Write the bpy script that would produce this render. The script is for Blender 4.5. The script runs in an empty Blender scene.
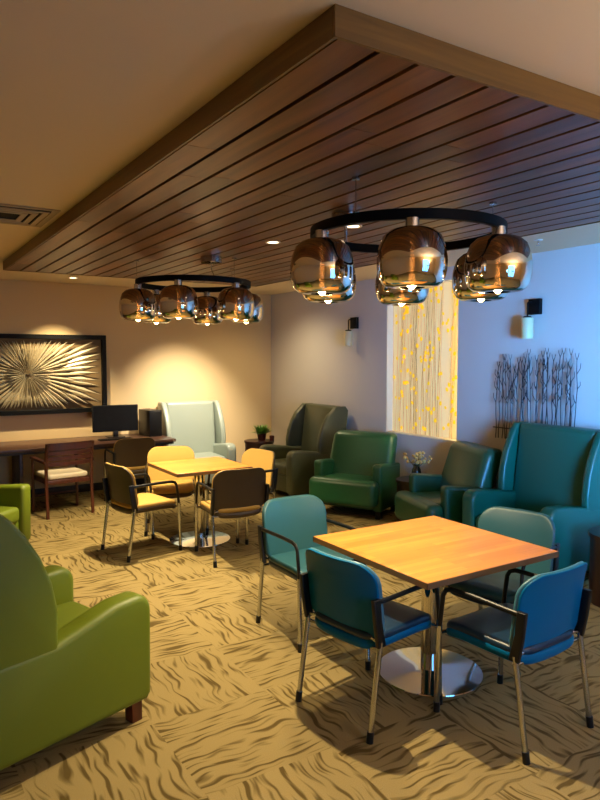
import bpy, bmesh, math, random
from mathutils import Vector, Matrix
R = math.radians
PI = math.pi
rnd = random.Random(7)
scene = bpy.context.scene
COL = scene.collection

# ------------------------------------------------------------------ materials
def lin(r, g, b):
    f = lambda c: ((c / 255 + 0.055) / 1.055) ** 2.4 if c / 255 > 0.04045 else c / 255 / 12.92
    return (f(r), f(g), f(b), 1)

def mat(name, col, rough=0.5, metal=0.0, spec=0.5, bump=0.0, bscale=200.0, var=0.0, vscale=6.0, emit=None, es=0.0, coat=0.0, sheen=0.0):
    m = bpy.data.materials.new(name); m.use_nodes = True
    nt = m.node_tree; N = nt.nodes; L = nt.links
    b = N['Principled BSDF']
    b.inputs['Base Color'].default_value = col
    b.inputs['Roughness'].default_value = rough
    b.inputs['Metallic'].default_value = metal
    b.inputs['Specular IOR Level'].default_value = spec
    b.inputs['Coat Weight'].default_value = coat
    b.inputs['Sheen Weight'].default_value = sheen
    if emit:
        b.inputs['Emission Color'].default_value = emit
        b.inputs['Emission Strength'].default_value = es
    tc = N.new('ShaderNodeTexCoord')
    if bump:
        n = N.new('ShaderNodeTexNoise'); n.inputs['Scale'].default_value = bscale; n.inputs['Detail'].default_value = 3
        L.new(tc.outputs['Object'], n.inputs['Vector'])
        bp = N.new('ShaderNodeBump'); bp.inputs['Strength'].default_value = bump; bp.inputs['Distance'].default_value = 0.004
        L.new(n.outputs['Fac'], bp.inputs['Height']); L.new(bp.outputs['Normal'], b.inputs['Normal'])
    if var:
        n = N.new('ShaderNodeTexNoise'); n.inputs['Scale'].default_value = vscale; n.inputs['Detail'].default_value = 4
        L.new(tc.outputs['Object'], n.inputs['Vector'])
        h = N.new('ShaderNodeHueSaturation'); h.inputs['Color'].default_value = col
        mr = N.new('ShaderNodeMapRange'); mr.inputs['To Min'].default_value = 1 - var; mr.inputs['To Max'].default_value = 1 + var
        L.new(n.outputs['Fac'], mr.inputs['Value']); L.new(mr.outputs['Result'], h.inputs['Value'])
        L.new(h.outputs['Color'], b.inputs['Base Color'])
    return m

def wood(name, c1, c2, scale, rough, island=0.0, coat=0.0):
    """grain bands stretched along one axis, tone changing per board"""
    m = bpy.data.materials.new(name); m.use_nodes = True
    nt = m.node_tree; N = nt.nodes; L = nt.links
    b = N['Principled BSDF']
    b.inputs['Roughness'].default_value = rough
    b.inputs['Coat Weight'].default_value = coat
    tc = N.new('ShaderNodeTexCoord'); mp = N.new('ShaderNodeMapping'); mp.inputs['Scale'].default_value = scale
    L.new(tc.outputs['Object'], mp.inputs['Vector'])
    geo = N.new('ShaderNodeNewGeometry')
    off = N.new('ShaderNodeVectorMath'); off.operation = 'ADD'
    comb = N.new('ShaderNodeMath'); comb.operation = 'MULTIPLY'; comb.inputs[1].default_value = 37.0
    L.new(geo.outputs['Random Per Island'], comb.inputs[0])
    L.new(mp.outputs['Vector'], off.inputs[0]); L.new(comb.outputs[0], off.inputs[1])
    n = N.new('ShaderNodeTexNoise'); n.inputs['Scale'].default_value = 1.0; n.inputs['Detail'].default_value = 6; n.inputs['Distortion'].default_value = 0.5
    L.new(off.outputs[0], n.inputs['Vector'])
    cr = N.new('ShaderNodeValToRGB'); cr.color_ramp.elements[0].position = 0.3; cr.color_ramp.elements[1].position = 0.7
    cr.color_ramp.elements[0].color = c1; cr.color_ramp.elements[1].color = c2
    L.new(n.outputs['Fac'], cr.inputs['Fac'])
    h = N.new('ShaderNodeHueSaturation')
    mr = N.new('ShaderNodeMapRange'); mr.inputs['To Min'].default_value = 1 - island; mr.inputs['To Max'].default_value = 1 + island
    L.new(geo.outputs['Random Per Island'], mr.inputs['Value']); L.new(mr.outputs['Result'], h.inputs['Value'])
    L.new(cr.outputs['Color'], h.inputs['Color']); L.new(h.outputs['Color'], b.inputs['Base Color'])
    return m

def butcher(name):
    """table top of narrow glued staves of uneven tone, running along local X"""
    m = bpy.data.materials.new(name); m.use_nodes = True
    nt = m.node_tree; N = nt.nodes; L = nt.links
    b = N['Principled BSDF']; b.inputs['Roughness'].default_value = 0.33
    tc = N.new('ShaderNodeTexCoord')
    br = N.new('ShaderNodeTexBrick'); br.inputs['Scale'].default_value = 1.0
    br.inputs['Brick Width'].default_value = 0.42; br.inputs['Row Height'].default_value = 0.042
    br.inputs['Mortar Size'].default_value = 0.0006; br.inputs['Mortar Smooth'].default_value = 0.3
    br.offset = 0.37
    br.inputs['Color1'].default_value = lin(200, 136, 58); br.inputs['Color2'].default_value = lin(180, 112, 42)
    br.inputs['Mortar'].default_value = lin(168, 104, 38)
    L.new(tc.outputs['Object'], br.inputs['Vector'])
    mp = N.new('ShaderNodeMapping'); mp.inputs['Scale'].default_value = (3, 60, 60)
    L.new(tc.outputs['Object'], mp.inputs['Vector'])
    n = N.new('ShaderNodeTexNoise'); n.inputs['Scale'].default_value = 1; n.inputs['Detail'].default_value = 5; n.inputs['Distortion'].default_value = 0.6
    L.new(mp.outputs['Vector'], n.inputs['Vector'])
    h = N.new('ShaderNodeHueSaturation')
    mr = N.new('ShaderNodeMapRange'); mr.inputs['To Min'].default_value = 0.72; mr.inputs['To Max'].default_value = 1.25
    L.new(n.outputs['Fac'], mr.inputs['Value']); L.new(mr.outputs['Result'], h.inputs['Value'])
    L.new(br.outputs['Color'], h.inputs['Color']); L.new(h.outputs['Color'], b.inputs['Base Color'])
    return m

def carpet():
    """half metre carpet tiles with curling grass strokes, each tile quarter turned against its neighbour"""
    m = bpy.data.materials.new('grass pattern carpet tiles'); m.use_nodes = True
    nt = m.node_tree; N = nt.nodes; L = nt.links
    b = N['Principled BSDF']; b.inputs['Roughness'].default_value = 0.95; b.inputs['Specular IOR Level'].default_value = 0.1
    tc = N.new('ShaderNodeTexCoord')
    def math_(op, a, bb=None):
        q = N.new('ShaderNodeMath'); q.operation = op
        for i, v in enumerate((a, bb)):
            if v is None: continue
            if isinstance(v, (int, float)): q.inputs[i].default_value = v
            else: L.new(v, q.inputs[i])
        return q.outputs[0]
    sx = N.new('ShaderNodeSeparateXYZ'); L.new(tc.outputs['Object'], sx.inputs[0])
    T = 0.61
    X = math_('DIVIDE', math_('ADD', sx.outputs[0], 0.18), T); Y = math_('DIVIDE', math_('ADD', sx.outputs[1], 0.1), T)
    ix = math_('FLOOR', X); iy = math_('FLOOR', Y)
    par = math_('MODULO', math_('ABSOLUTE', math_('ADD', ix, iy)), 2.0)
    wn = N.new('ShaderNodeTexWhiteNoise'); wn.noise_dimensions = '2D'
    cv = N.new('ShaderNodeCombineXYZ'); L.new(ix, cv.inputs[0]); L.new(iy, cv.inputs[1]); L.new(cv.outputs[0], wn.inputs['Vector'])
    a = N.new('ShaderNodeCombineXYZ'); L.new(sx.outputs[0], a.inputs[0]); L.new(sx.outputs[1], a.inputs[1])
    c = N.new('ShaderNodeCombineXYZ'); L.new(sx.outputs[1], c.inputs[0]); L.new(sx.outputs[0], c.inputs[1])
    mx = N.new('ShaderNodeMix'); mx.data_type = 'VECTOR'
    L.new(par, mx.inputs['Factor']); L.new(a.outputs[0], mx.inputs[4]); L.new(c.outputs[0], mx.inputs[5])
    of = N.new('ShaderNodeVectorMath'); of.operation = 'MULTIPLY_ADD'
    L.new(wn.outputs['Color'], of.inputs[0]); of.inputs[1].default_value = (9, 9, 0); L.new(mx.outputs[1], of.inputs[2])
    # low wobble of the strokes
    wob = N.new('ShaderNodeTexNoise'); wob.inputs['Scale'].default_value = 4.5; wob.inputs['Detail'].default_value = 1
    L.new(of.outputs[0], wob.inputs['Vector'])
    w2 = N.new('ShaderNodeVectorMath'); w2.operation = 'MULTIPLY_ADD'
    L.new(wob.outputs['Color'], w2.inputs[0]); w2.inputs[1].default_value = (0.08, 0.13, 0); L.new(of.outputs[0], w2.inputs[2])
    mp = N.new('ShaderNodeMapping'); mp.inputs['Scale'].default_value = (4.2, 40, 1)
    L.new(w2.outputs[0], mp.inputs['Vector'])
    n = N.new('ShaderNodeTexNoise'); n.inputs['Scale'].default_value = 1.0; n.inputs['Detail'].default_value = 1.0; n.inputs['Roughness'].default_value = 0.4
    L.new(mp.outputs['Vector'], n.inputs['Vector'])
    cr = N.new('ShaderNodeValToRGB'); e = cr.color_ramp.elements
    e[0].position = 0.345; e[0].color = lin(86, 71, 38); e[1].position = 0.485; e[1].color = lin(143, 125, 82)
    L.new(n.outputs['Fac'], cr.inputs['Fac'])
    f = N.new('ShaderNodeTexNoise'); f.inputs['Scale'].default_value = 260; f.inputs['Detail'].default_value = 2
    L.new(tc.outputs['Object'], f.inputs['Vector'])
    h = N.new('ShaderNodeHueSaturation'); mr = N.new('ShaderNodeMapRange'); mr.inputs['To Min'].default_value = 0.7; mr.inputs['To Max'].default_value = 1.25
    t1 = math_('ADD', math_('MULTIPLY', wn.outputs['Value'], 0.16), f.outputs['Fac'])
    L.new(t1, mr.inputs['Value']); L.new(mr.outputs['Result'], h.inputs['Value'])
    L.new(cr.outputs['Color'], h.inputs['Color']); L.new(h.outputs['Color'], b.inputs['Base Color'])
    bp = N.new('ShaderNodeBump'); bp.inputs['Strength'].default_value = 0.35; bp.inputs['Distance'].default_value = 0.004
    L.new(f.outputs['Fac'], bp.inputs['Height']); L.new(bp.outputs['Normal'], b.inputs['Normal'])
    return m

def smoked():
    """thin half-mirrored smoke glass"""
    m = bpy.data.materials.new('half mirrored smoke glass'); m.use_nodes = True
    nt = m.node_tree; N = nt.nodes; L = nt.links
    out = N['Material Output']; N.remove(N['Principled BSDF'])
    g = N.new('ShaderNodeBsdfGlossy'); g.inputs['Roughness'].default_value = 0.015; g.inputs['Color'].default_value = (0.85, 0.79, 0.70, 1)
    t = N.new('ShaderNodeBsdfTransparent'); t.inputs['Color'].default_value = (0.50, 0.38, 0.27, 1)
    lw = N.new('ShaderNodeLayerWeight'); lw.inputs['Blend'].default_value = 0.35
    mr = N.new('ShaderNodeMapRange'); mr.inputs['To Min'].default_value = 0.80; mr.inputs['To Max'].default_value = 0.98
    L.new(lw.outputs['Fresnel'], mr.inputs['Value'])
    mx = N.new('ShaderNodeMixShader'); L.new(mr.outputs['Result'], mx.inputs[0]); L.new(t.outputs[0], mx.inputs[1]); L.new(g.outputs[0], mx.inputs[2])
    L.new(mx.outputs[0], out.inputs['Surface'])
    return m

def pane_glass():
    m = bpy.data.materials.new('clear window pane'); m.use_nodes = True
    nt = m.node_tree; N = nt.nodes; L = nt.links
    out = N['Material Output']; N.remove(N['Principled BSDF'])
    g = N.new('ShaderNodeBsdfGlossy'); g.inputs['Roughness'].default_value = 0.0
    t = N.new('ShaderNodeBsdfTransparent'); lw = N.new('ShaderNodeLayerWeight'); lw.inputs['Blend'].default_value = 0.2
    mx = N.new('ShaderNodeMixShader'); L.new(lw.outputs['Fresnel'], mx.inputs[0]); L.new(t.outputs[0], mx.inputs[1]); L.new(g.outputs[0], mx.inputs[2])
    L.new(mx.outputs[0], out.inputs['Surface'])
    return m

M = {}
M['wall'] = mat('warm beige wall paint', lin(216, 190, 144), 0.75, bump=0.08, bscale=120)
M['wallr'] = mat('pale neutral wall paint', lin(200, 194, 188), 0.7, bump=0.08, bscale=120)
M['ceil'] = mat('ceiling paint', lin(226, 206, 170), 0.85)
M['carpet'] = carpet()
M['slat'] = wood('walnut ceiling boards', lin(82, 48, 20), lin(130, 82, 38), (14, 1.0, 14), 0.4, 0.28, 0.0)
M['maple'] = wood('ochre edge trim wood', lin(94, 68, 28), lin(120, 88, 38), (2, 2, 40), 0.45, 0.08)
M['gapdark'] = mat('dark recess behind boards', lin(20, 12, 8), 0.9)
M['top'] = butcher('maple stave table top')
M['edge'] = mat('brown table edge band', lin(110, 80, 48), 0.45)
M['chrome'] = mat('polished chrome', lin(200, 198, 195), 0.08, 1.0)
M['steel'] = mat('satin chrome tube', lin(190, 192, 195), 0.2, 1.0)
M['black'] = mat('black plastic', lin(16, 16, 17), 0.4, spec=.35)
M['blackmetal'] = mat('black painted metal', lin(12, 12, 13), 0.55, spec=.12)
M['shadecap'] = mat('silver shade cap', lin(205, 205, 205), 0.25, 1.0)
M['smoke'] = smoked()
M['bulb'] = mat('glowing bulb', lin(255, 220, 160), 0.4, emit=lin(255, 205, 135), es=35)
M['lens'] = mat('glowing downlight lens', lin(255, 235, 200), 0.4, emit=lin(255, 226, 185), es=6)
M['whitetrim'] = mat('white enamel', lin(225, 220, 210), 0.5)
M['ventm'] = mat('painted vent metal', lin(168, 148, 112), 0.5)
M['dwood'] = wood('dark walnut desk', lin(48, 28, 20), lin(82, 52, 38), (2.5, 40, 40), 0.35)
M['redwood'] = wood('red brown chair wood', lin(58, 26, 16), lin(86, 42, 26), (30, 30, 3), 0.35)
M['drum'] = wood('dark mahogany drum', lin(34, 18, 13), lin(52, 27, 20), (20, 20, 2.5), 0.35)
M['white_vinyl'] = mat('cream vinyl', lin(214, 202, 178), 0.45)
M['teal'] = mat('teal vinyl', lin(38, 82, 92), 0.38, bump=0.05, bscale=500)
M['blue'] = mat('blue shell', lin(0, 94, 142), 0.45, spec=.12)  # blue of the window daylight on these backs is put into the colour
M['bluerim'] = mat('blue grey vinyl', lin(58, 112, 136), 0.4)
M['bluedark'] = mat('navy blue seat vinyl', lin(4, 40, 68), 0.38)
M['yellow'] = mat('mustard fabric', lin(168, 134, 64), 0.8, bump=0.15, bscale=600)
M['taupe'] = mat('dark taupe shell', lin(58, 44, 28), 0.45)
M['sage'] = mat('grey sage leather', lin(142, 152, 140), 0.36, bump=0.04, bscale=300)
M['olive'] = mat('olive grey leather', lin(74, 78, 54), 0.36, bump=0.04, bscale=300)
M['green'] = mat('bottle green leather', lin(30, 84, 50), 0.36, bump=0.04, bscale=300)
M['deepgreen'] = mat('deep green leather', lin(22, 78, 54), 0.36, bump=0.04, bscale=300)
M['tealgreen'] = mat('teal green leather', lin(8, 86, 70), 0.36, bump=0.04, bscale=300)
M['lime'] = mat('moss green leather', lin(92, 106, 14), 0.5, bump=0.06, bscale=300)
M['cherry'] = wood('cherry wood foot', lin(70, 28, 16), lin(96, 44, 26), (30, 30, 4), 0.3)
M['screen'] = mat('switched off screen', lin(7, 7, 8), 0.5, spec=.2)
M['burst'] = mat('champagne metal leaf', lin(204, 192, 164), 0.34, 0.6)
M['artback'] = mat('art backing', lin(120, 98, 64), 0.7)
M['ivory'] = mat('ivory glass shade', lin(216, 202, 158), 0.35)
M['twig'] = mat('dark bronze twigs', lin(20, 22, 30), 0.5, 0.3)
M['leafgreen'] = mat('fresh leaf green', lin(100, 140, 52), 0.55, var=0.35, vscale=40)
M['pot'] = mat('oxblood glazed pot', lin(78, 34, 28), 0.3)
M['vase'] = mat('dark glass vase', lin(30, 32, 24), 0.15)
M['dryflower'] = mat('dried straw flowers', lin(206, 176, 104), 0.8, var=0.3, vscale=60)
M['dry_stem'] = mat('dry stems', lin(120, 104, 56), 0.8)
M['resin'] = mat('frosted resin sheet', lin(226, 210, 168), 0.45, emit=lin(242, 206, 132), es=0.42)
M['reed'] = mat('thin reeds in resin', lin(196, 166, 104), 0.6)
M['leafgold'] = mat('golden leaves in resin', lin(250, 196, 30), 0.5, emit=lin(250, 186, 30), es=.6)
M['niche'] = mat('niche lining paint', lin(238, 226, 196), 0.6)
M['led'] = mat('warm strip light', lin(255, 236, 190), 0.5, emit=lin(255, 214, 140), es=2.5)
M['pane'] = pane_glass()
M['base'] = mat('black baseboard', lin(24, 20, 18), 0.5)

# ------------------------------------------------------------------ mesh helpers
class MB:
    def __init__(self): self.bm = bmesh.new()
    def _add(self, t, mtx=None, mi=0):
        if mtx is not None: bmesh.ops.transform(t, matrix=mtx, verts=t.verts)
        bmesh.ops.recalc_face_normals(t, faces=t.faces)
        for f in t.faces: f.material_index = mi
        me = bpy.data.meshes.new('tmp'); t.to_mesh(me); t.free(); self.bm.from_mesh(me); bpy.data.meshes.remove(me)
        return self
    def box(self, x0, x1, y0, y1, z0, z1, bev=0.0, seg=2, mtx=None, mi=0):
        t = bmesh.new(); bmesh.ops.create_cube(t, size=1)
        for v in t.verts:
            v.co = Vector((x0 + (v.co.x + .5) * (x1 - x0), y0 + (v.co.y + .5) * (y1 - y0), z0 + (v.co.z + .5) * (z1 - z0)))
        if bev: bmesh.ops.bevel(t, geom=list(t.edges), offset=bev, segments=seg, profile=0.5, affect='EDGES')
        return self._add(t, mtx, mi)
    def prism(self, prof, a0, a1, axis='x', bev=0.0, seg=3, mtx=None, mi=0):
        """closed 2-D outline pushed along an axis; the two rims are rounded"""
        t = bmesh.new()
        def P(u, v, a): return (a, u, v) if axis == 'x' else ((u, a, v) if axis == 'y' else (u, v, a))
        A = [t.verts.new(P(u, v, a0)) for u, v in prof]; B = [t.verts.new(P(u, v, a1)) for u, v in prof]
        n = len(prof); t.faces.new(A); t.faces.new(B[::-1])
        for i in range(n): t.faces.new((A[i], B[i], B[(i + 1) % n], A[(i + 1) % n]))
        bmesh.ops.recalc_face_normals(t, faces=t.faces)
        if bev:
            t.edges.ensure_lookup_table()
            sa, sb = set(A), set(B)
            ed = [e for e in t.edges if (e.verts[0] in sa and e.verts[1] in sa) or (e.verts[0] in sb and e.verts[1] in sb)]
            bmesh.ops.bevel(t, geom=ed, offset=bev, segments=seg, profile=0.5, affect='EDGES', clamp_overlap=True)
        return self._add(t, mtx, mi)
    def tube(self, pts, r, n=10, cap=True, r1=None, closed=False, mi=0, flat=1.0):
        t = bmesh.new(); pts = [Vector(p) for p in pts]; k = len(pts); rings = []
        up = None
        for i, p in enumerate(pts):
            if closed: d = pts[(i + 1) % k] - pts[i - 1]
            else: d = pts[min(i + 1, k - 1)] - pts[max(i - 1, 0)]
            d.normalize()
            if up is None:
                up = Vector((0, 0, 1)) if abs(d.z) < 0.9 else Vector((1, 0, 0))
            s = d.cross(up)
            if s.length < 1e-5: s = d.cross(Vector((0, 1, 0)))
            s.normalize(); u = s.cross(d).normalized(); up = u
            rr = r if r1 is None else r + (r1 - r) * i / max(1, k - 1)
            rings.append([t.verts.new(p + s * math.cos(2 * PI * j / n) * rr + u * math.sin(2 * PI * j / n) * rr * flat) for j in range(n)])
        for i in range(k if closed else k - 1):
            a, b = rings[i], rings[(i + 1) % k]
            for j in range(n): t.faces.new((a[j], a[(j + 1) % n], b[(j + 1) % n], b[j]))
        if cap and not closed: t.faces.new(rings[0]); t.faces.new(rings[-1])
        return self._add(t, None, mi)
    def lathe(self, prof, n=32, c=(0, 0, 0), close=False, mi=0):
        t = bmesh.new(); rings = []
        for r, z in prof:
            if r < 1e-6: rings.append([t.verts.new((c[0], c[1], c[2] + z))])
            else: rings.append([t.verts.new((c[0] + r * math.cos(2 * PI * j / n), c[1] + r * math.sin(2 * PI * j / n), c[2] + z)) for j in range(n)])
        prs = list(zip(rings, rings[1:])) + ([(rings[-1], rings[0])] if close else [])
        for a, b in prs:
            for j in range(n):
                q = (j + 1) % n
                if len(a) == 1 and len(b) == 1: continue
                if len(a) == 1: t.faces.new((a[0], b[q], b[j]))
                elif len(b) == 1: t.faces.new((a[j], a[q], b[0]))
                else: t.faces.new((a[j], a[q], b[q], b[j]))
        return self._add(t, None, mi)
    def shell(self, W, H, rt, rb, t_, e, fn, nu=12, mi=0):
        """rounded-corner cushion of thickness t_, mapped by fn(x, z, depth)"""
        t = bmesh.new()
        def rows(ins):
            w, h = W / 2 - ins, H / 2 - ins; a, b = max(rt - ins, .002), max(rb - ins, .002); out = []
            for k in range(6):
                g = PI / 2 * k / 5; out.append((-h + b - b * math.cos(g), w - b + b * math.sin(g)))
            z0, z1 = -h + b, h - a
            for k in range(1, 6): out.append((z0 + (z1 - z0) * k / 6, w))
            for k in range(6):
                g = PI / 2 * k / 5; out.append((h - a + a * math.sin(g), w - a + a * math.cos(g)))
            return out
        layers = []
        for k in range(5):
            g = PI / 2 * k / 4; layers.append((e * (1 - math.sin(g)), e * (1 - math.cos(g))))
        for k in range(5):
            g = PI / 2 * k / 4; layers.append((e * (1 - math.cos(g)), t_ - e + e * math.sin(g)))
        per = []
        for li, (ins, dep) in enumerate(layers):
            rw = rows(ins); full = li in (0, len(layers) - 1)
            g = [[t.verts.new(fn(-w + 2 * w * i / nu, z, dep)) if full or i in (0, nu) or ri in (0, len(rw) - 1) else None for i in range(nu + 1)] for ri, (z, w) in enumerate(rw)]
            if full:
                for a, b in zip(g, g[1:]):
                    for i in range(nu): t.faces.new((a[i], a[i + 1], b[i + 1], b[i]))
            per.append(g[0] + [r[nu] for r in g[1:]] + g[-1][nu - 1::-1] + [r[0] for r in g[-2:0:-1]])
        for a, b in zip(per, per[1:]):
            for i in range(len(a)): t.faces.new((a[i], a[(i + 1) % len(a)], b[(i + 1) % len(a)], b[i]))
        return self._add(t, None, mi)
    def build(self, name, m, parent=None, ang=38):
        me = bpy.data.meshes.new(name); self.bm.to_mesh(me); self.bm.free()
        for x in (m if isinstance(m, (list, tuple)) else [m]): me.materials.append(x)
        for p in me.polygons: p.use_smooth = True
        me.set_sharp_from_angle(angle=R(ang))
        o = bpy.data.objects.new(name, me); COL.objects.link(o)
        if parent: o.parent = parent
        return o

def tag(o, label, cat, group=None):
    o['label'] = label; o['category'] = cat
    if group: o['group'] = group
    return o
def thing(name, label, cat, loc=(0, 0, 0), rz=0.0, group=None):
    o = bpy.data.objects.new(name, None); COL.objects.link(o); o.empty_display_size = 0.1
    o.location = loc; o.rotation_euler = (0, 0, rz)
    return tag(o, label, cat, group)
def struct(o): o['kind'] = 'structure'; return o
def copy_thing(root, loc, rz, label, group=None):
    r = root.copy(); COL.objects.link(r); r.location = loc; r.rotation_euler = (0, 0, rz); r['label'] = label
    if group: r['group'] = group
    for ch in list(root.children):
        c = ch.copy(); COL.objects.link(c); c.parent = r
        for g in list(ch.children):
            d = g.copy(); COL.objects.link(d); d.parent = c
    return r
def arc(cx, cy, r, a0, a1, n):
    return [(cx + r * math.cos(R(a0 + (a1 - a0) * i / n)), cy + r * math.sin(R(a0 + (a1 - a0) * i / n))) for i in range(n + 1)]

# ------------------------------------------------------------------ room shell
XL, XR, YF, YB, ZC = -1.3, 5.0, -1.5, 8.7, 2.68
struct(MB().box(XL - .1, XR + .3, YF - .1, YB + .1, -0.1, 0).build('floor', M['carpet']))
struct(MB().box(XL - .1, XR + .3, YF - .1, YB + .1, ZC, ZC + .1).build('ceiling', M['ceil']))
struct(MB().box(XL - .1, XR + .3, YB, YB + .1, 0, ZC).build('wall_back', M['wall']))
struct(MB().box(XL - .1, XL, YF, YB, 0, ZC).build('wall_left', M['wall']))
NY0, NY1, NZ0, NZ1, ND = 4.86, 6.0, 0.87, 2.555, 0.12
w = MB()
w.box(XR, XR + .2, YF, NY0, 0, ZC); w.box(XR, XR + .2, NY1, YB, 0, ZC)
w.box(XR, XR + .2, NY0, NY1, 0, NZ0); w.box(XR, XR + .2, NY0, NY1, NZ1, ZC)
struct(w.build('wall_right', M['wallr']))
# front wall behind the viewer, with a wide daylight window
WX0, WX1, WZ0, WZ1 = 1.6, 3.0, 0.35, 2.35
w = MB()
w.box(XL, WX0, YF - .1, YF, 0, ZC); w.box(WX1, XR, YF - .1, YF, 0, ZC)
w.box(WX0, WX1, YF - .1, YF, 0, WZ0); w.box(WX0, WX1, YF - .1, YF, WZ1, ZC)
struct(w.build('wall_front', M['wall']))
wf = MB()
for x in (WX0, WX0 + .7, WX1): wf.box(x - .03, x + .03, YF - .08, YF - .02, WZ0, WZ1)
for z in (WZ0 + .03, WZ1 - .03): wf.box(WX0, WX1, YF - .08, YF - .02, z - .03, z + .03)
wo = struct(wf.build('window_1', M['blackmetal']))
MB().box(WX0, WX1, YF - .055, YF - .045, WZ0, WZ1).build('pane', M['pane'], wo)
struct(MB().box(XL, XR, YB - .015, YB, 0, .10, .003).build('baseboard_back', M['base']))
struct(MB().box(XR - .015, XR, YF, YB - .015, 0, .10, .003).build('baseboard_right', M['base']))

# ------------------------------------------------------------------ wood ceiling panel
PX0, PX1, PY0, PY1, PZ = 1.045, 3.86, 1.475, 7.07, 2.60
panel = thing('ceiling_panel', 'large dropped ceiling panel of dark walnut boards with a light ochre edge', 'ceiling panel', ((PX0 + PX1) / 2, (PY0 + PY1) / 2, PZ))
ox, oy = (PX0 + PX1) / 2, (PY0 + PY1) / 2
s = MB(); gap = 0.018; pitch = (PX1 - PX0 - .024) / 19
for i in range(19):
    x0 = PX0 + .012 + i * pitch + gap / 2 - ox; x1 = x0 + pitch - gap
    y = PY0 + .012; ys = [y]
    k = y + rnd.uniform(.4, 2.4)
    while k < PY1 - .5: ys.append(k); k += rnd.uniform(1.6, 2.6)
    ys.append(PY1 - .012)
    for a, b in zip(ys, ys[1:]): s.box(x0, x1, a + .0006 - oy, b - .0006 - oy, 0.0, .022, .0015, 1)
s.build('slat_boards', M['slat'], panel)
MB().box(PX0 + .005 - ox, PX1 - .005 - ox, PY0 + .005 - oy, PY1 - .005 - oy, .030, ZC - PZ).build('backing', M['gapdark'], panel)
e = MB()
for x0, x1, y0, y1 in ((PX0, PX1, PY0, PY0 + .012), (PX0, PX1, PY1 - .012, PY1), (PX0, PX0 + .012, PY0 + .012, PY1 - .012), (PX1 - .012, PX1, PY0 + .012, PY1 - .012)):
    e.box(x0 - ox, x1 - ox, y0 - oy, y1 - oy, -.004, ZC - PZ, .001, 1)
e.build('edge_trim', M['maple'], panel)['label'] = 'pale ochre wood edge strip'

# ------------------------------------------------------------------ small ceiling things
def downlight(x, y, z, label, r=.055, group='recessed downlights'):
    t = thing('recessed_downlight', label, 'downlight', (x, y, z), 0, group)
    MB().lathe([(r * .72, 0.003), (r * .74, -.004), (r, -.006), (r + .004, 0.0), (r * .72, 0.003)], 28).build('trim_ring', M['whitetrim'], t)
    MB().lathe([(0, -.0015), (r * .73, -.0015)], 28).build('lens', M['lens'], t)
    return t
DL = [(2.49, 4.30, PZ, 'recessed downlight in the walnut panel between the two chandeliers'),
      (2.63, 3.50, PZ, 'recessed downlight in the walnut panel just behind the near chandelier ring'),
      (1.95, 8.06, ZC, 'recessed downlight in the plain ceiling strip in front of the framed sunburst'),
      (4.10, 7.55, ZC, 'recessed downlight in the plain ceiling strip above the olive corner armchair'),
      (3.40, 7.24, ZC, 'recessed downlight in the plain ceiling strip above the pale sage armchair')]
for a in DL: downlight(*a)
v = thing('ceiling_vent', 'square louvred air vent in the plain ceiling at left', 'vent', (.69, 4.72, ZC))
f = MB()
for r0, r1, zz in ((.31, .27, -.008), (.255, .22, -.016), (.20, .165, -.016), (.145, .11, -.016)):
    f.prism([(-r0, -r0), (r0, -r0), (r0, -r1), (-r0, -r1)], zz, zz + .006, 'z'); f.prism([(-r0, r1), (r0, r1), (r0, r0), (-r0, r0)], zz, zz + .006, 'z')
    f.prism([(-r0, -r1), (-r1, -r1), (-r1, r1), (-r0, r1)], zz, zz + .006, 'z'); f.prism([(r1, -r1), (r0, -r1), (r0, r1), (r1, r1)], zz, zz + .006, 'z')
f.build('louvre_frame', M['ventm'], v)
MB().box(-.275, .275, -.275, .275, -.003, 0).build('dark_opening', M['gapdark'], v)
sp = thing('sprinkler_head', 'small white sprinkler head on the ceiling strip at right', 'sprinkler', (4.46, 3.49, ZC))
MB().lathe([(0, -.004), (.035, -.004), (.036, 0)], 20).build('escutcheon', M['whitetrim'], sp)
MB().lathe([(0, -.045), (.016, -.043), (.016, -.039), (.005, -.036), (.007, -.004)], 16).build('deflector', M['shadecap'], sp)

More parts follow.
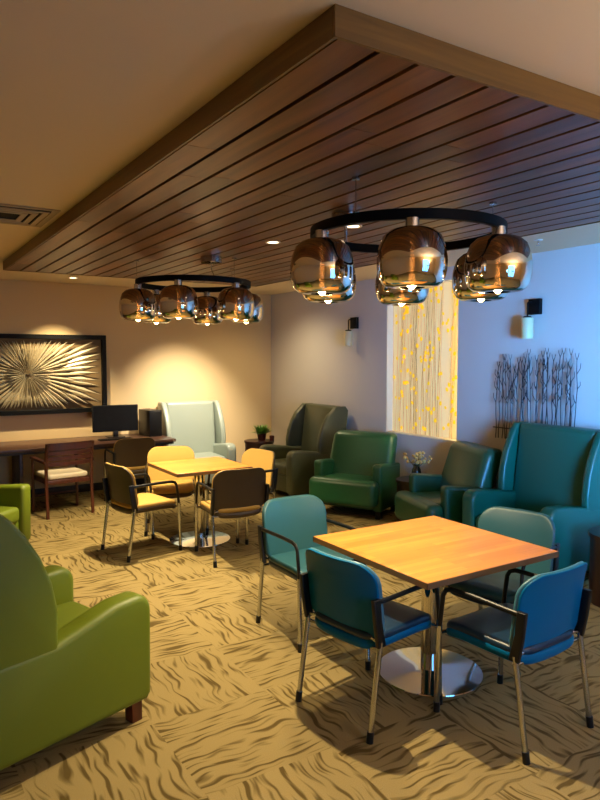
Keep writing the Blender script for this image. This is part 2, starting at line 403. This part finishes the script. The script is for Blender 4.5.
# ------------------------------------------------------------------ chandeliers
def chandelier(x, y, rot, label, can, cables):
    c = thing('chandelier', label, 'chandelier', (x, y, PZ - .004), 0, 'ring chandeliers over the tables')
    zr = 2.405 - PZ + .004; RR = .50
    prof = [(RR - .014, zr - .024), (RR + .014, zr - .024), (RR + .014, zr + .024), (RR - .014, zr + .024)]
    MB().lathe(prof, 72, close=True).build('ring', M['blackmetal'], c)
    kx, ky = can
    MB().lathe([(0, -.055), (.085, -.055), (.09, -.05), (.09, 0), (0, 0)], 40, (kx, ky, 0)).build('canopy', M['chrome'], c)
    for deg in cables:
        a = R(deg); q = (RR * math.cos(a), RR * math.sin(a))
        MB().tube([(*q, zr + .02), (*q, -.003)], .003, 6).build('cable', M['steel'], c)
        MB().lathe([(0, -.012), (.02, -.012), (.02, 0), (0, 0)], 16, (*q, 0)).build('cable_anchor', M['steel'], c)
    d = math.hypot(kx, ky); q = (kx / d * RR, ky / d * RR)
    MB().tube([(kx, ky, -.05), (kx * .98 + q[0] * .02, ky * .98 + q[1] * .02, -.10), (*q, zr)], .004, 8).build('power_cord', M['steel'], c)
    Hs = .272; Rm = .162
    out = [(.030, Hs), (.070, Hs - .004), (.105, Hs - .016), (.135, Hs - .042), (.152, Hs - .085), (.161, Hs - .13), (Rm, .115), (.160, .075), (.152, .042), (.138, .017), (.118, .003), (.095, -.002), (.062, -.004)]
    inn = [(r - .003, z - (.003 if z > .1 else -.0005)) for r, z in out]
    shp = out + inn[::-1]
    for k in range(6):
        a = R(rot + 60 * k); px, py = RR * math.cos(a), RR * math.sin(a); zb = 2.072 - PZ + .004
        sh = MB().lathe(shp, 48, (px, py, zb), close=True).build('lamp_shade', M['smoke'], c)
        MB().lathe([(0, zr - zb - .02), (.033, zr - zb - .02), (.033, Hs - .004), (.016, Hs - .006), (.016, Hs - .12), (0, Hs - .12)], 20, (px, py, zb)).build('socket', M['shadecap'], sh)
        MB().lathe([(0, -.012), (.010, -.009), (.015, .014), (.016, .03), (.012, .07), (.010, .15), (0, .15)], 16, (px, py, zb)).build('bulb', M['bulb'], sh)
    return c
chandelier(2.395, 2.715, 231.5, 'near ring chandelier of six smoked mirror glass shades above the blue chairs', (-.03, .50), (200, 340, 95))
chandelier(2.415, 5.60, 246 - 14, 'far ring chandelier of six smoked glass shades above the mustard chairs', (-.02, -.42), (165, 20, 290))

# ------------------------------------------------------------------ tables
def table(x, y, s, label):
    t = thing('cafe_table', label, 'table', (x, y, 0), 0, 'square pedestal tables')
    h = s / 2; o = MB().box(-h + .003, h - .003, -h + .003, h - .003, .695, .725, .002, 1).build('table_top', M['top'], t)
    b = MB()
    for x0, x1, y0, y1 in ((-h, h, -h, -h + .003), (-h, h, h - .003, h), (-h, -h + .003, -h, h), (h - .003, h, -h, h)): b.box(x0, x1, y0, y1, .694, .7235)
    b.build('edge_band', M['edge'], o)
    MB().lathe([(0, 0), (.285, 0), (.29, .004), (.288, .009), (.10, .020), (.06, .026), (0, .026)], 64).build('base_plate', M['chrome'], t)
    MB().lathe([(.05, .022), (.05, .69)], 32).build('column', M['chrome'], t)
    MB().box(-.2, .2, -.03, .03, .675, .6945, .003).box(-.03, .03, -.2, .2, .675, .6945, .003).build('top_bracket', M['blackmetal'], t)
    return t
table(2.53, 2.64, .94, 'square wooden top pedestal table among the blue and teal chairs')
table(2.54, 5.80, .75, 'square wooden top pedestal table among the mustard seated chairs')

# ------------------------------------------------------------------ stacking armchairs
def cafe_chair(name, label, cat, mats, group):
    cush, outer, pan, rim = mats
    t = thing(name, label, cat, (0, 0, 0), 0, group)
    HW = .245
    def seatfn(x, z, d):          # x across, z fore-aft, d from underside up
        y = z + .02; top = .430 + d
        fr = max(0, (y - .14) / .12); top -= .03 * fr * fr
        top -= .012 * (1 - (x / .23) ** 2) * (1 if d > .02 else 0) * max(0, 1 - abs(z) / .25)
        return (x, y, top)
    MB().shell(.45, .47, .07, .09, .044, .02, seatfn).build('seat', cush, t)
    MB().shell(.456, .474, .07, .09, .056, .026, lambda x, z, d: (x, z + .018, .378 + d + .02 * (x / .22) ** 2 - .03 * max(0, (z + .015 - .14) / .12) ** 2)).build('seat_shell', pan, t)
    def back(y0):
        def fn(x, z, d):
            zz = .63 + z; y = y0 - .205 - .20 * (zz - .46) + .75 * x * x * (0.45 + .5 * min(1, max(0, (zz - .45) / .3)))
            y -= .45 * max(0, zz - .70) ** 1.5
            return (x, y + d, zz)
        return fn
    MB().shell(.485, .365, .10, .06, .026, .012, back(.012)).build('backrest', rim, t)
    MB().shell(.482, .362, .099, .06, .016, .006, back(.0)).build('back_shell', outer, t)
    for sx in (-1, 1):
        x = sx * HW
        l = MB().tube([(x, .255, .035), (x, .243, .44)], .0135, 12).build('leg', M['steel'], t)
        MB().tube([(x, .256, 0), (x, .2545, .05)], .0165, 12).build('foot_cap', M['black'], l)
        l = MB().tube([(x, -.258, .035), (x, -.195, .45)], .0135, 12).build('leg', M['steel'], t)
        MB().tube([(x, -.264, 0), (x, -.2565, .05)], .0165, 12).build('foot_cap', M['black'], l)
        a = MB().tube([(x, .243, .43), (x, .236, .50), (x, .222, .60), (x, .205, .628), (x, .17, .640), (x, .05, .643), (x, -.10, .640), (x, -.225, .638)], .0125, 10, flat=.8)
        a.build('armrest', M['black'], t)
        MB().prism([(-.215, .425), (-.165, .425), (-.195, .55), (-.205, .655), (-.25, .655), (-.235, .53)], x - .012, x + .012, 'x', .005).build('back_bracket', M['black'], t)
    MB().tube([(-HW, -.197, .445), (-.15, -.185, .452), (.15, -.185, .452), (HW, -.197, .445)], .009, 10).build('back_bar', M['steel'], t)
    for yy in (.235, -.19): MB().tube([(-HW, yy, .405), (HW, yy, .405)], .009, 10).build('seat_rail', M['steel'], t)
    return t
G1 = 'armchairs around the near table'; G2 = 'armchairs around the far table'
teal = (M['teal'], M['teal'], M['bluedark'], M['teal'])
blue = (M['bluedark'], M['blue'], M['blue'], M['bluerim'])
must = (M['yellow'], M['taupe'], M['taupe'], M['yellow'])
def put(o, x, y, deg): o.location = (x, y, 0); o.rotation_euler = (0, 0, R(deg)); return o
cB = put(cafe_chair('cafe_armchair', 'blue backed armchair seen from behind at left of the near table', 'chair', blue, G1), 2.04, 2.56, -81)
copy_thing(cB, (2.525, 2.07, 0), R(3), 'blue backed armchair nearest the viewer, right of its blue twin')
cA = put(cafe_chair('cafe_armchair', 'teal armchair facing the viewer, left of the near wooden table', 'chair', teal, G1), 2.295, 3.485, 180)
copy_thing(cA, (3.04, 2.60, 0), R(104), 'teal armchair pushed in between the near table and the big wing chair')
cE = put(cafe_chair('cafe_armchair', 'mustard seated armchair seen side on at left of the far table', 'chair', must, G2), 1.95, 5.76, -80)
copy_thing(cE, (2.57, 5.18, 0), R(-6), 'mustard seated armchair with its dark back to the viewer at the far table')
copy_thing(cE, (2.99, 5.78, 0), R(101), 'mustard backed armchair at right of the far table, near the potted plant')
copy_thing(cE, (2.46, 6.33, 0), R(158), 'mustard backed armchair facing the viewer behind the far table')
copy_thing(cE, (2.49, 7.72, 0), R(-3), 'dark backed armchair pushed up to the desk below the monitor', 'chairs at the desk')

# wooden slat-back chair
t = thing('wooden_desk_chair', 'dark wooden slat back chair with a cream seat at the long desk', 'chair', (1.69, 7.68, 0), R(7), 'chairs at the desk')
MB().shell(.45, .45, .04, .04, .06, .025, lambda x, z, d: (x, z + .02, .41 + d)).build('seat', M['white_vinyl'], t)['label'] = 'cream vinyl seat pad'
MB().box(-.235, .235, -.22, .24, .36, .41, .006).build('seat_rail', M['redwood'], t)
for sx in (-1, 1):
    x = sx * .25
    MB().tube([(x, -.25, 0), (x, -.22, .40), (x, -.235, .62), (x, -.28, .82)], .019, 8).build('leg', M['redwood'], t)
    MB().tube([(x, .23, 0), (x, .22, .60)], .018, 8, r1=.016).build('leg', M['redwood'], t)
    MB().prism([(-.25, .595), (.22, .60), (.25, .606), (.25, .628), (.20, .630), (-.25, .622)], x - .024, x + .024, 'x', .006).build('armrest', M['redwood'], t)
for k, (z, hh) in enumerate(((.79, .042), (.715, .026), (.655, .026), (.595, .026))):
    y = -.235 - (z - .62) * .225
    MB().prism([(-.25 + .5 * i / 12, y - .045 * (1 - (2 * i / 12 - 1) ** 2) - .01) for i in range(13)] + [(.25 - .5 * i / 12, y - .045 * (1 - (1 - 2 * i / 12) ** 2) + .01) for i in range(13)], z - hh, z + hh * .8, 'z').build('back_slat', M['redwood'], t)
MB().tube([(-.25, .225, .18), (.25, .225, .18)], .01, 8).build('stretcher', M['redwood'], t)

# ------------------------------------------------------------------ lounge chairs
def lounge(name, label, m, w, d, seat_h, arm_h, back_h, wing, group, legm=None, arm_t=.13, leg_h=.085, slope=.05, tcush=0.0, wd=1.0):
    t = thing(name, label, 'armchair', (0, 0, 0), 0, group)
    F = d / 2; B = -d / 2; iw = w / 2 - arm_t
    legm = legm or M['black']
    MB().box(-iw - .02, iw + .02, B + .06, F - .045 - tcush, leg_h + .005, seat_h - .12, .015).build('base', m, t)
    MB().box(-iw + .004, iw - .004, B + .16, F - .015, seat_h - .14, seat_h, .042, 4).build('seat_cushion', m, t)
    FS = F
    if tcush:
        MB().box(-w / 2 + .01, w / 2 - .01, F - tcush - .01, F, .15, seat_h + .005, .065, 5).build('seat_front', m, t)
        F -= tcush
    for sx in (-1, 1):
        xa, xb = sorted((sx * iw, sx * w / 2))
        pr = [(B + .04, leg_h), (F - .03, leg_h), (F - .005, leg_h + .03)]
        if wing:
            pr += [(F, arm_h - .11)] + arc(F - .085, arm_h - .085, .085, 0, 90, 6) + [(F - .20, arm_h - .006), (F - .34, arm_h - slope * .5), (F - .5, arm_h - slope), (B + .04, arm_h - slope)]
        else:
            pr += [(F + .005, arm_h - .05)] + arc(F - .03, arm_h - .035, .035, 0, 90, 4) + [(B + .04, arm_h - slope)]
        MB().prism(pr, xa, xb, 'x', .032, 4).build('arm', m, t)
    if wing:
        wt = .075; bw = 2 * (w / 2 - wt) - .005; bh = back_h - seat_h + .10; zc = (back_h + seat_h - .10) / 2
        MB().shell(bw, bh, .03, .02, .16, .04, lambda x, z, dd: (x, B + .07 - .10 * (z / bh) + dd + .02 * math.cos(x / bw * PI) * (dd > .1), zc + z)).build('backrest', m, t)
        for sx in (-1, 1):
            xa, xb = sorted((sx * (w / 2 - .004), sx * (w / 2 - wt)))
            crv = [(B + .44, arm_h - slope - .04), (B + .445, arm_h + .05), (B + .42, arm_h + .18), (B + .37, arm_h + .30), (B + .31, arm_h + .40), (B + .25, back_h - .06), (B + .19, back_h - .005), (B + .15, back_h)]
            crv = [(B + .15 + (a0 - B - .15) * wd, b0) for a0, b0 in crv]
            cc = []
            for (a0, b0), (a1, b1) in zip(crv, crv[1:]):
                for q in range(3): cc.append((a0 + (a1 - a0) * q / 3, b0 + (b1 - b0) * q / 3))
            cc.append(crv[-1])
            pr = cc + [(B + .03, back_h), (B - .01, back_h - .05), (B + .05, arm_h - slope - .04)]
            wg = MB().prism(pr, xa, xb, 'x', .024, 4).build('wing', m, t)
            MB().tube([(sx * (w / 2 - .012), y - .02, z) for y, z in cc[1:-2]], .006, 6).build('piping', m, wg)
        MB().box(-w / 2 + .02, w / 2 - .02, B + .02, B + .10, leg_h, arm_h - slope, .02).build('back_panel', m, t)
    else:
        bh = back_h - seat_h + .14; zc = (back_h + seat_h - .14) / 2; bw = w - .05
        MB().shell(bw, bh, .07, .03, .19, .06, lambda x, z, dd: (x * (1 - .05 * z / bh), B + .10 - .20 * (z / bh) + dd + .03 * (dd > .1) * math.cos(x / bw * PI), zc + z)).build('backrest', m, t)
        MB().box(-w / 2 + .03, w / 2 - .03, B + .06, B + .2, leg_h, arm_h - .08, .03).build('back_panel', m, t)
    for sx in (-1, 1):
        for sy in (B + .10, F - .075):
            x = sx * (w / 2 - .06)
            MB().prism([(x - .028, sy - .028), (x + .028, sy - .028), (x + .028, sy + .028), (x - .028, sy + .028)], 0, leg_h + .01, 'z', .003).build('leg', legm, t)
    return t
GW = 'lounge armchairs along the walls'
put(lounge('wing_armchair', 'big teal green wing armchair beneath the twig wall sculpture', M['tealgreen'], .90, .80, .44, .63, 1.17, True, GW, wd=.72), 4.52, 3.50, 90)
put(lounge('wing_armchair', 'pale grey sage wing armchair against the back wall beside the desk', M['sage'], .84, .80, .44, .60, 1.14, True, GW), 3.57, 8.24, 176)
put(lounge('wing_armchair', 'olive grey wing armchair in the far corner beside the potted plant', M['olive'], .80, .86, .44, .62, 1.13, True, GW), 4.52, 7.07, 91)
put(lounge('club_armchair', 'bottle green low back armchair left of the glowing niche panel', M['green'], .82, .78, .43, .60, .89, False, GW, arm_t=.11, tcush=.17), 4.46, 5.88, 118)
put(lounge('club_armchair', 'deep green low back armchair between flower table and big wing chair', M['deepgreen'], .78, .80, .43, .60, .91, False, GW, arm_t=.11, tcush=.17), 4.52, 4.50, 73)
put(lounge('wing_armchair', 'moss green wing armchair filling the left foreground', M['lime'], .78, .93, .45, .625, 1.16, True, GW, M['cherry'], leg_h=.10, slope=.09), .50, 3.225, -71)
put(lounge('club_armchair', 'moss green armchair at the left edge behind the foreground wing chair', M['lime'], .78, .80, .44, .62, .92, False, GW, M['cherry'], leg_h=.10), .55, 6.26, -135)

# ------------------------------------------------------------------ drum side tables
def drum(x, y, h, r, label):
    t = thing('drum_table', label, 'side table', (x, y, 0), 0, 'dark drum side tables')
    MB().lathe([(0, 0), (r - .01, 0), (r - .01, h - .03)], 40).build('drum_body', M['drum'], t)
    MB().lathe([(0, h - .03), (r, h - .03), (r + .002, h - .015), (r, h), (0, h)], 40).build('table_top', M['drum'], t)
    return t
drum(4.47, 8.12, .58, .21, 'dark drum side table carrying the potted plant in the corner')
drum(4.74, 5.20, .46, .20, 'dark drum side table with dried flowers below the niche panel')
drum(4.40, 2.67, .50, .22, 'dark drum side table at the right edge beside the big wing chair')

# ------------------------------------------------------------------ plants
pl = thing('potted_plant', 'small spiky green plant in an oxblood pot on the corner drum table', 'plant', (4.50, 8.10, .58))
MB().lathe([(0, 0), (.05, 0), (.066, .085), (.07, .10), (.062, .10), (.058, .08), (0, .08)], 24).build('pot', M['pot'], pl)
f = MB()
for i in range(210):
    a = rnd.uniform(0, 2 * PI); l = rnd.uniform(.10, .20); up = rnd.uniform(.3, 1.2); r0 = rnd.uniform(0, .04)
    p0 = Vector((r0 * math.cos(a), r0 * math.sin(a), .08)); dr = Vector((math.cos(a) * math.cos(up), math.sin(a) * math.cos(up), math.sin(up)))
    sd = Vector((-math.sin(a), math.cos(a), 0)) * .011
    p1 = p0 + dr * l * .55; p2 = p0 + dr * l + Vector((0, 0, -.02))
    t_ = bmesh.new(); vs = [t_.verts.new(q) for q in (p0 - sd * .5, p0 + sd * .5, p1 + sd, p2, p1 - sd)]; t_.faces.new(vs); f._add(t_)
f.build('leaves', M['leafgreen'], pl)
cup = MB().lathe([(0, 0), (.03, 0), (.036, .07), (.032, .07), (.027, .008), (0, .008)], 20).build('small_cup', M['pot'])
cup.location = (4.60, 7.99, .58); tag(cup, 'small oxblood cup standing beside the potted plant', 'cup')
vs_ = thing('flower_vase', 'dark vase of dried straw coloured flowers on the low drum table', 'vase', (4.74, 5.18, .46))
MB().lathe([(0, 0), (.045, 0), (.055, .05), (.045, .11), (.03, .14), (.036, .16), (.03, .16), (.025, .14), (0, .02)], 24).build('vase_body', M['vase'], vs_)
st = MB()
for i in range(34):
    a = rnd.uniform(0, 2 * PI); r = rnd.uniform(.02, .15); z = rnd.uniform(.19, .29)
    p = (r * math.cos(a), r * math.sin(a), z)
    st.tube([(0, 0, .10), (p[0] * .4, p[1] * .4, .17), p], .0018, 5)
    t_ = bmesh.new(); bmesh.ops.create_icosphere(t_, subdivisions=1, radius=rnd.uniform(.012, .024), matrix=Matrix.Translation(p)); MB()._add(t_).build('flower_head', M['dryflower'], vs_)
st.build('stems', M['dry_stem'], vs_)

# ------------------------------------------------------------------ desk and what stands on it
DY = 7.84
dk = thing('long_desk', 'long dark walnut desk built along the back wall', 'desk', (1.2, 8.25, 0))
MB().box(-1.9, 1.92, DY - 8.25, YB - 8.25 - .003, .685, .72, .003).build('desk_top', M['dwood'], dk)
MB().box(-1.88, 1.90, DY + .03 - 8.25, DY + .055 - 8.25, .655, .685).build('apron', M['base'], dk)
for x in (-1.86, .12, 1.87): MB().box(x, x + .04, DY + .30 - 8.25, YB - 8.25 - .02, 0.0, .685, .002).build('support_panel', M['dwood'], dk)
mo = thing('monitor', 'black switched off computer monitor on the long desk', 'monitor', (2.53, 8.42, .72), R(-3))
MB().box(-.29, .29, -.015, .02, .075, .415, .006).build('housing', M['black'], mo)
MB().box(-.28, .28, -.0175, -.0145, .088, .405).build('screen', M['screen'], mo)
MB().box(-.03, .03, .018, .045, .008, .22, .004).box(-.11, .11, -.06, .11, 0, .010, .004).box(-.03, .03, -.02, .02, .01, .085, .004).build('stand', M['black'], mo)
pc = thing('computer_tower', 'black computer tower standing on the desk end beside the sage armchair', 'computer', (2.98, 8.38, .72), R(4))
MB().box(-.085, .085, -.17, .19, 0, .34, .006).build('case', M['black'], pc)
MB().box(-.075, .075, -.174, -.169, .02, .32, .002).build('front_panel', M['screen'], pc)
kb = thing('keyboard', 'black keyboard lying on the desk in front of the monitor', 'keyboard', (2.45, 8.16, .72))
MB().box(-.21, .21, -.065, .065, 0, .012, .004).build('keyboard_case', M['black'], kb)
k = MB()
for i in range(15):
    for j in range(5): k.box(-.2 + i * .0267, -.2 + i * .0267 + .022, -.058 + j * .024, -.058 + j * .024 + .019, .011, .016)
k.build('keys', M['screen'], kb)

# ------------------------------------------------------------------ framed sunburst
ax0, ax1, az0, az1 = .57, 2.49, 1.04, 2.03
ac = Vector((1.53, 0, 1.535))
art = thing('framed_sunburst', 'black framed relief of champagne metal spikes bursting from a centre', 'wall art', (ac.x, YB - .001, ac.z))
f = MB(); W2, H2 = (ax1 - ax0) / 2, (az1 - az0) / 2
for x0, x1, z0, z1 in ((-W2, W2, -H2, -H2 + .055), (-W2, W2, H2 - .055, H2), (-W2, -W2 + .055, -H2 + .055, H2 - .055), (W2 - .055, W2, -H2 + .055, H2 - .055)): f.box(x0, x1, -.07, 0, z0, z1, .003, 1)
f.build('frame', M['blackmetal'], art)
MB().box(-W2 + .05, W2 - .05, -.012, 0, -H2 + .05, H2 - .05).build('backing_board', M['artback'], art)
f = MB()
def spike(a, r0, r1, wd, y0, y1):
    d = Vector((math.cos(a), 0, math.sin(a))); s_ = Vector((-math.sin(a), 0, math.cos(a)))
    p0 = d * r0; p1 = d * r1; m_ = d * (r0 + (r1 - r0) * .72)
    t_ = bmesh.new(); q = [t_.verts.new(v) for v in (p0 + Vector((0, y0, 0)), m_ + s_ * wd + Vector((0, y1 + .012, 0)), p1 + Vector((0, y1, 0)), m_ - s_ * wd + Vector((0, y1 + .012, 0)), m_ + Vector((0, y1 - .014, 0)))]
    for x in ((0, 1, 4), (1, 2, 4), (2, 3, 4), (3, 0, 4), (0, 3, 2, 1)): t_.faces.new([q[i] for i in x])
    f._add(t_)
LW, LH = W2 - .07, H2 - .07
def lim(a): return min(LW / max(1e-6, abs(math.cos(a))), LH / max(1e-6, abs(math.sin(a))))
for n, lo, hi, wd, y0, y1 in ((64, .06, 1.0, .021, -.018, -.056), (46, .04, .60, .016, -.026, -.064), (38, .02, .27, .012, -.034, -.066)):
    for i in range(n):
        a = 2 * PI * (i + rnd.uniform(-.22, .22)) / n; L_ = lim(a)
        r1 = L_ * rnd.uniform(.92, 1.0) if hi == 1.0 else min(L_ * .97, hi * rnd.uniform(.85, 1.1))
        spike(a, lo, r1, wd * rnd.uniform(.85, 1.15) * (.45 + r1), y0, y1)
f.build('metal_spikes', M['burst'], art, 10)
MB().lathe([(0, -.006), (.03, -.004), (.045, 0), (0, 0)], 24).build('centre_boss', M['screen'], art)

# ------------------------------------------------------------------ wall lights
def sconce(y, z, label):
    t = thing('wall_sconce', label, 'wall light', (XR - .001, y, z), 0, 'wall sconces on the right wall')
    MB().box(-.045, 0, -.06, .06, -.07, .07, .004).build('wall_box', M['blackmetal'], t)
    MB().tube([(-.04, .02, .04), (-.09, .02, .04), (-.10, .02, .03), (-.10, .02, -.10)], .007, 8).lathe([(0, -.085), (.03, -.085), (.045, -.10), (0, -.10)], 20, (-.10, .02, 0)).build('arm', M['blackmetal'], t)
    MB().lathe([(0, -.10), (.05, -.10), (.053, -.105), (.053, -.285), (.049, -.285), (.049, -.108), (0, -.105)], 28, (-.10, .02, 0)).build('glass_shade', M['ivory'], t)['label'] = 'ivory glass cylinder shade'
sconce(6.59, 2.17, 'black wall sconce with ivory shade left of the glowing niche panel')
sconce(3.91, 2.20, 'black wall sconce with ivory shade above the twig wall sculpture')

# ------------------------------------------------------------------ lit niche
n = MB(); xi = XR + ND
n.box(XR + .001, xi, NY0 - .0, NY0 + .012, NZ0, NZ1); n.box(XR + .001, xi, NY1 - .012, NY1, NZ0, NZ1)
n.box(XR + .001, xi, NY0 + .012, NY1 - .012, NZ0, NZ0 + .012); n.box(XR + .001, xi, NY0 + .012, NY1 - .012, NZ1 - .012, NZ1)
struct(n.build('trim_1', M['niche']))
pn = thing('niche_panel', 'glowing resin panel of reeds and golden leaves set into the right wall', 'decorative panel', (xi - .03, (NY0 + NY1) / 2, NZ0 + .013))
pw, ph = NY1 - NY0 - .03, NZ1 - NZ0 - .03
MB().box(.0, .012, -pw / 2, pw / 2, 0, ph).build('resin_sheet', M['resin'], pn)
rd = MB(); lf = MB()
for i in range(46):
    y = rnd.uniform(-pw / 2 + .01, pw / 2 - .01); k1 = rnd.uniform(-.06, .06); k2 = rnd.uniform(-.05, .05)
    cl = lambda v: max(-pw / 2 + .004, min(pw / 2 - .004, v))
    rd.tube([(-.003, cl(y), .002), (-.003, cl(y + k1 * .5), ph * .35), (-.003, cl(y + k1 + k2), ph * .7), (-.003, cl(y + k1 + 2 * k2), ph - .002)], rnd.uniform(.0009, .002), 5)
o = rd.build('reeds', M['reed'], pn); o['kind'] = 'stuff'
for i in range(135):
    y = rnd.uniform(-pw / 2 + .03, pw / 2 - .03); z = rnd.uniform(.04, ph - .04); a = rnd.uniform(-.6, .6); s_ = rnd.uniform(.020, .032)
    t_ = bmesh.new(); q = []
    for k in range(8):
        b = 2 * PI * k / 8; u = math.cos(b) * s_ * .66; v2 = math.sin(b) * s_ * (1.0 if math.sin(b) > 0 else .75)
        q.append(t_.verts.new((-.0065, y + u * math.cos(a) - v2 * math.sin(a), z + u * math.sin(a) + v2 * math.cos(a))))
    fc = t_.faces.new(q); ex = bmesh.ops.extrude_face_region(t_, geom=[fc])
    for v2 in [g for g in ex['geom'] if isinstance(g, bmesh.types.BMVert)]: v2.co.x += .003
    lf._add(t_)
o = lf.build('golden_leaves', M['leafgold'], pn); o['kind'] = 'stuff'

# ------------------------------------------------------------------ twig wall sculpture
tw = thing('twig_sculpture', 'row of dark metal twigs mounted on the right wall', 'wall sculpture', (XR - .040, 3.89, .98))
for i in range(27):
    m_ = MB(); y = -.42 + .84 * i / 26 + rnd.uniform(-.012, .012); x = rnd.uniform(-.008, .008)
    h = rnd.uniform(.62, .80); p = Vector((x, y, 0)); pts = [p.copy()]
    for k in range(6):
        p = p + Vector((0, rnd.uniform(-.012, .012), h / 6)); pts.append(p.copy())
    m_.tube(pts, .0048, 6, r1=.0032)
    for k in range(3, 6):
        sgn = rnd.choice((-1, 1)); q = pts[k] if k < 6 else pts[5]
        l = rnd.uniform(.06, .14)
        m_.tube([q, q + Vector((rnd.uniform(-.01, .01), sgn * l * .32, l * .5)), q + Vector((0, sgn * l * .38, l))], .0034, 5, r1=.0024)
    q = pts[6]
    for sgn in (-1, 1): m_.tube([q - Vector((0, 0, .004)), q + Vector((0, sgn * .014, .03)), q + Vector((0, sgn * .018, .055))], .003, 5, r1=.002)
    m_.build('twig', M['twig'], tw)
MB().box(-.006, .006, -.46, .46, .095, .105).build('cross_bar', M['twig'], tw)
for yy in (-.29, .29): MB().box(.004, .039, yy - .01, yy + .01, .095, .105).build('wall_bracket', M['twig'], tw)

# ------------------------------------------------------------------ light
def light(name, kind, loc, power, col, rot=(0, 0, 0), **kw):
    l = bpy.data.lights.new(name, kind); l.energy = power; l.color = col
    for k_, v_ in kw.items(): setattr(l, k_, v_)
    o = bpy.data.objects.new(name, l); o.location = loc; o.rotation_euler = rot; COL.objects.link(o); return o
WARM = (1.0, .79, .45); WARM2 = (1.0, .68, .32)
def spot(loc, target, p, size, blend, rad=.03, col=WARM):
    d = Vector(target) - Vector(loc)
    light('downlight_beam', 'SPOT', loc, p, col, d.to_track_quat('-Z', 'Y').to_euler(), spot_size=R(size), spot_blend=blend, shadow_soft_size=rad)
# beams of the recessed downlights
spot((1.95, 8.06, 2.66), (1.75, 8.66, .4), 370, 76, 1.0)
spot((3.40, 7.24, 2.66), (3.5, 8.5, .7), 480, 66, 1.0, .03, (1, .85, .64))
spot((4.10, 7.55, 2.66), (4.3, 7.5, 0), 80, 140, 1.0)
spot((2.49, 4.30, 2.58), (1.9, 4.30, 0), 60, 76, .5)
spot((2.63, 3.50, 2.58), (2.2, 3.0, 0), 25, 84, .5)
# lamps of the two chandeliers
for cx, cy in ((2.395, 2.715), (2.415, 5.60)):
    rot = 231.5 if cy < 4 else 232
    for k in range(6):
        a = R(rot + 60 * k); q = (cx + .5 * math.cos(a), cy + .5 * math.sin(a), 2.072 - .015)
        spot(q, (q[0], q[1], 0), ((6, 5, 4, 5, 38, 180) if cy < 4 else (10, 5, 4, 5, 80, 290))[k], 112, .5, .015, WARM)
        light('lamp_glow', 'POINT', q, 2.0, WARM2, shadow_soft_size=.02)
# unseen torchere, added behind the viewer only to brighten the ceiling
fl_ = thing('added_floor_lamp', 'unseen torchere, added fill lamp standing behind the viewer in front of the window', 'added fill lamp', (2.6, -.85, 0))
MB().lathe([(0, 0), (.15, 0), (.15, .015), (.03, .03), (0, .03)], 32).build('lamp_base', M['blackmetal'], fl_)
MB().tube([(0, 0, .02), (0, 0, 1.72)], .013, 12).build('pole', M['blackmetal'], fl_)
MB().lathe([(.013, 1.70), (.06, 1.71), (.14, 1.78), (.16, 1.84), (.155, 1.84), (.13, 1.785), (.05, 1.72), (.013, 1.715)], 32, close=True).build('bowl_shade', M['blackmetal'], fl_)
light('ceiling_fill', 'SPOT', (2.6, -.85, 1.80), 225, (1, .74, .50), (PI, 0, 0), spot_size=R(160), spot_blend=.3, shadow_soft_size=.05)
# strip lights hidden in the niche
light('niche_strip', 'AREA', (XR + .05, NY0 + .02, (NZ0 + NZ1) / 2), 30, (1, .87, .6), (R(-90), 0, 0), shape='RECTANGLE', size=.03, size_y=NZ1 - NZ0 - .06)
# daylight through the window behind the viewer
wc = Vector(((WX0 + WX1) / 2, YF - .12, (WZ0 + WZ1) / 2)); wdir = Vector((5.0, 2.0, 1.5)) - wc
light('window_daylight', 'AREA', wc, 118, (.07, .39, 1.0), wdir.to_track_quat('-Z', 'Z').to_euler(), shape='RECTANGLE', size=WX1 - WX0, size_y=WZ1 - WZ0, spread=R(42))
light('window_skylight', 'AREA', wc, 30, (.12, .44, 1.0), (R(78), 0, 0), shape='RECTANGLE', size=WX1 - WX0, size_y=WZ1 - WZ0, spread=R(140))

wd = bpy.data.worlds.new('World'); scene.world = wd; wd.use_nodes = True
wd.node_tree.nodes['Background'].inputs['Color'].default_value = (.25, .45, 1, 1)
wd.node_tree.nodes['Background'].inputs['Strength'].default_value = .3

# ------------------------------------------------------------------ camera
cam = bpy.data.cameras.new('Camera'); co = bpy.data.objects.new('Camera', cam); COL.objects.link(co)
cam.sensor_fit = 'VERTICAL'; cam.sensor_height = 24.0; cam.lens = 661 / 800 * 24.0
co.location = (0, 0, 1.75); co.rotation_euler = (PI / 2 - math.atan(43 / 661), 0, R(-32.38))
cam.clip_start = .05
scene.camera = co
vs = scene.view_settings
vs.view_transform = 'Standard'; vs.look = 'None'; vs.exposure = 0.25; vs.gamma = 1.0; vs.use_curve_mapping = False
scene.cycles.max_bounces = 8; scene.cycles.diffuse_bounces = 4; scene.cycles.glossy_bounces = 5; scene.cycles.transparent_max_bounces = 16
scene.cycles.caustics_reflective = False; scene.cycles.caustics_refractive = False
scene.cycles.use_denoising = True
scene.cycles.sample_clamp_indirect = 4.0
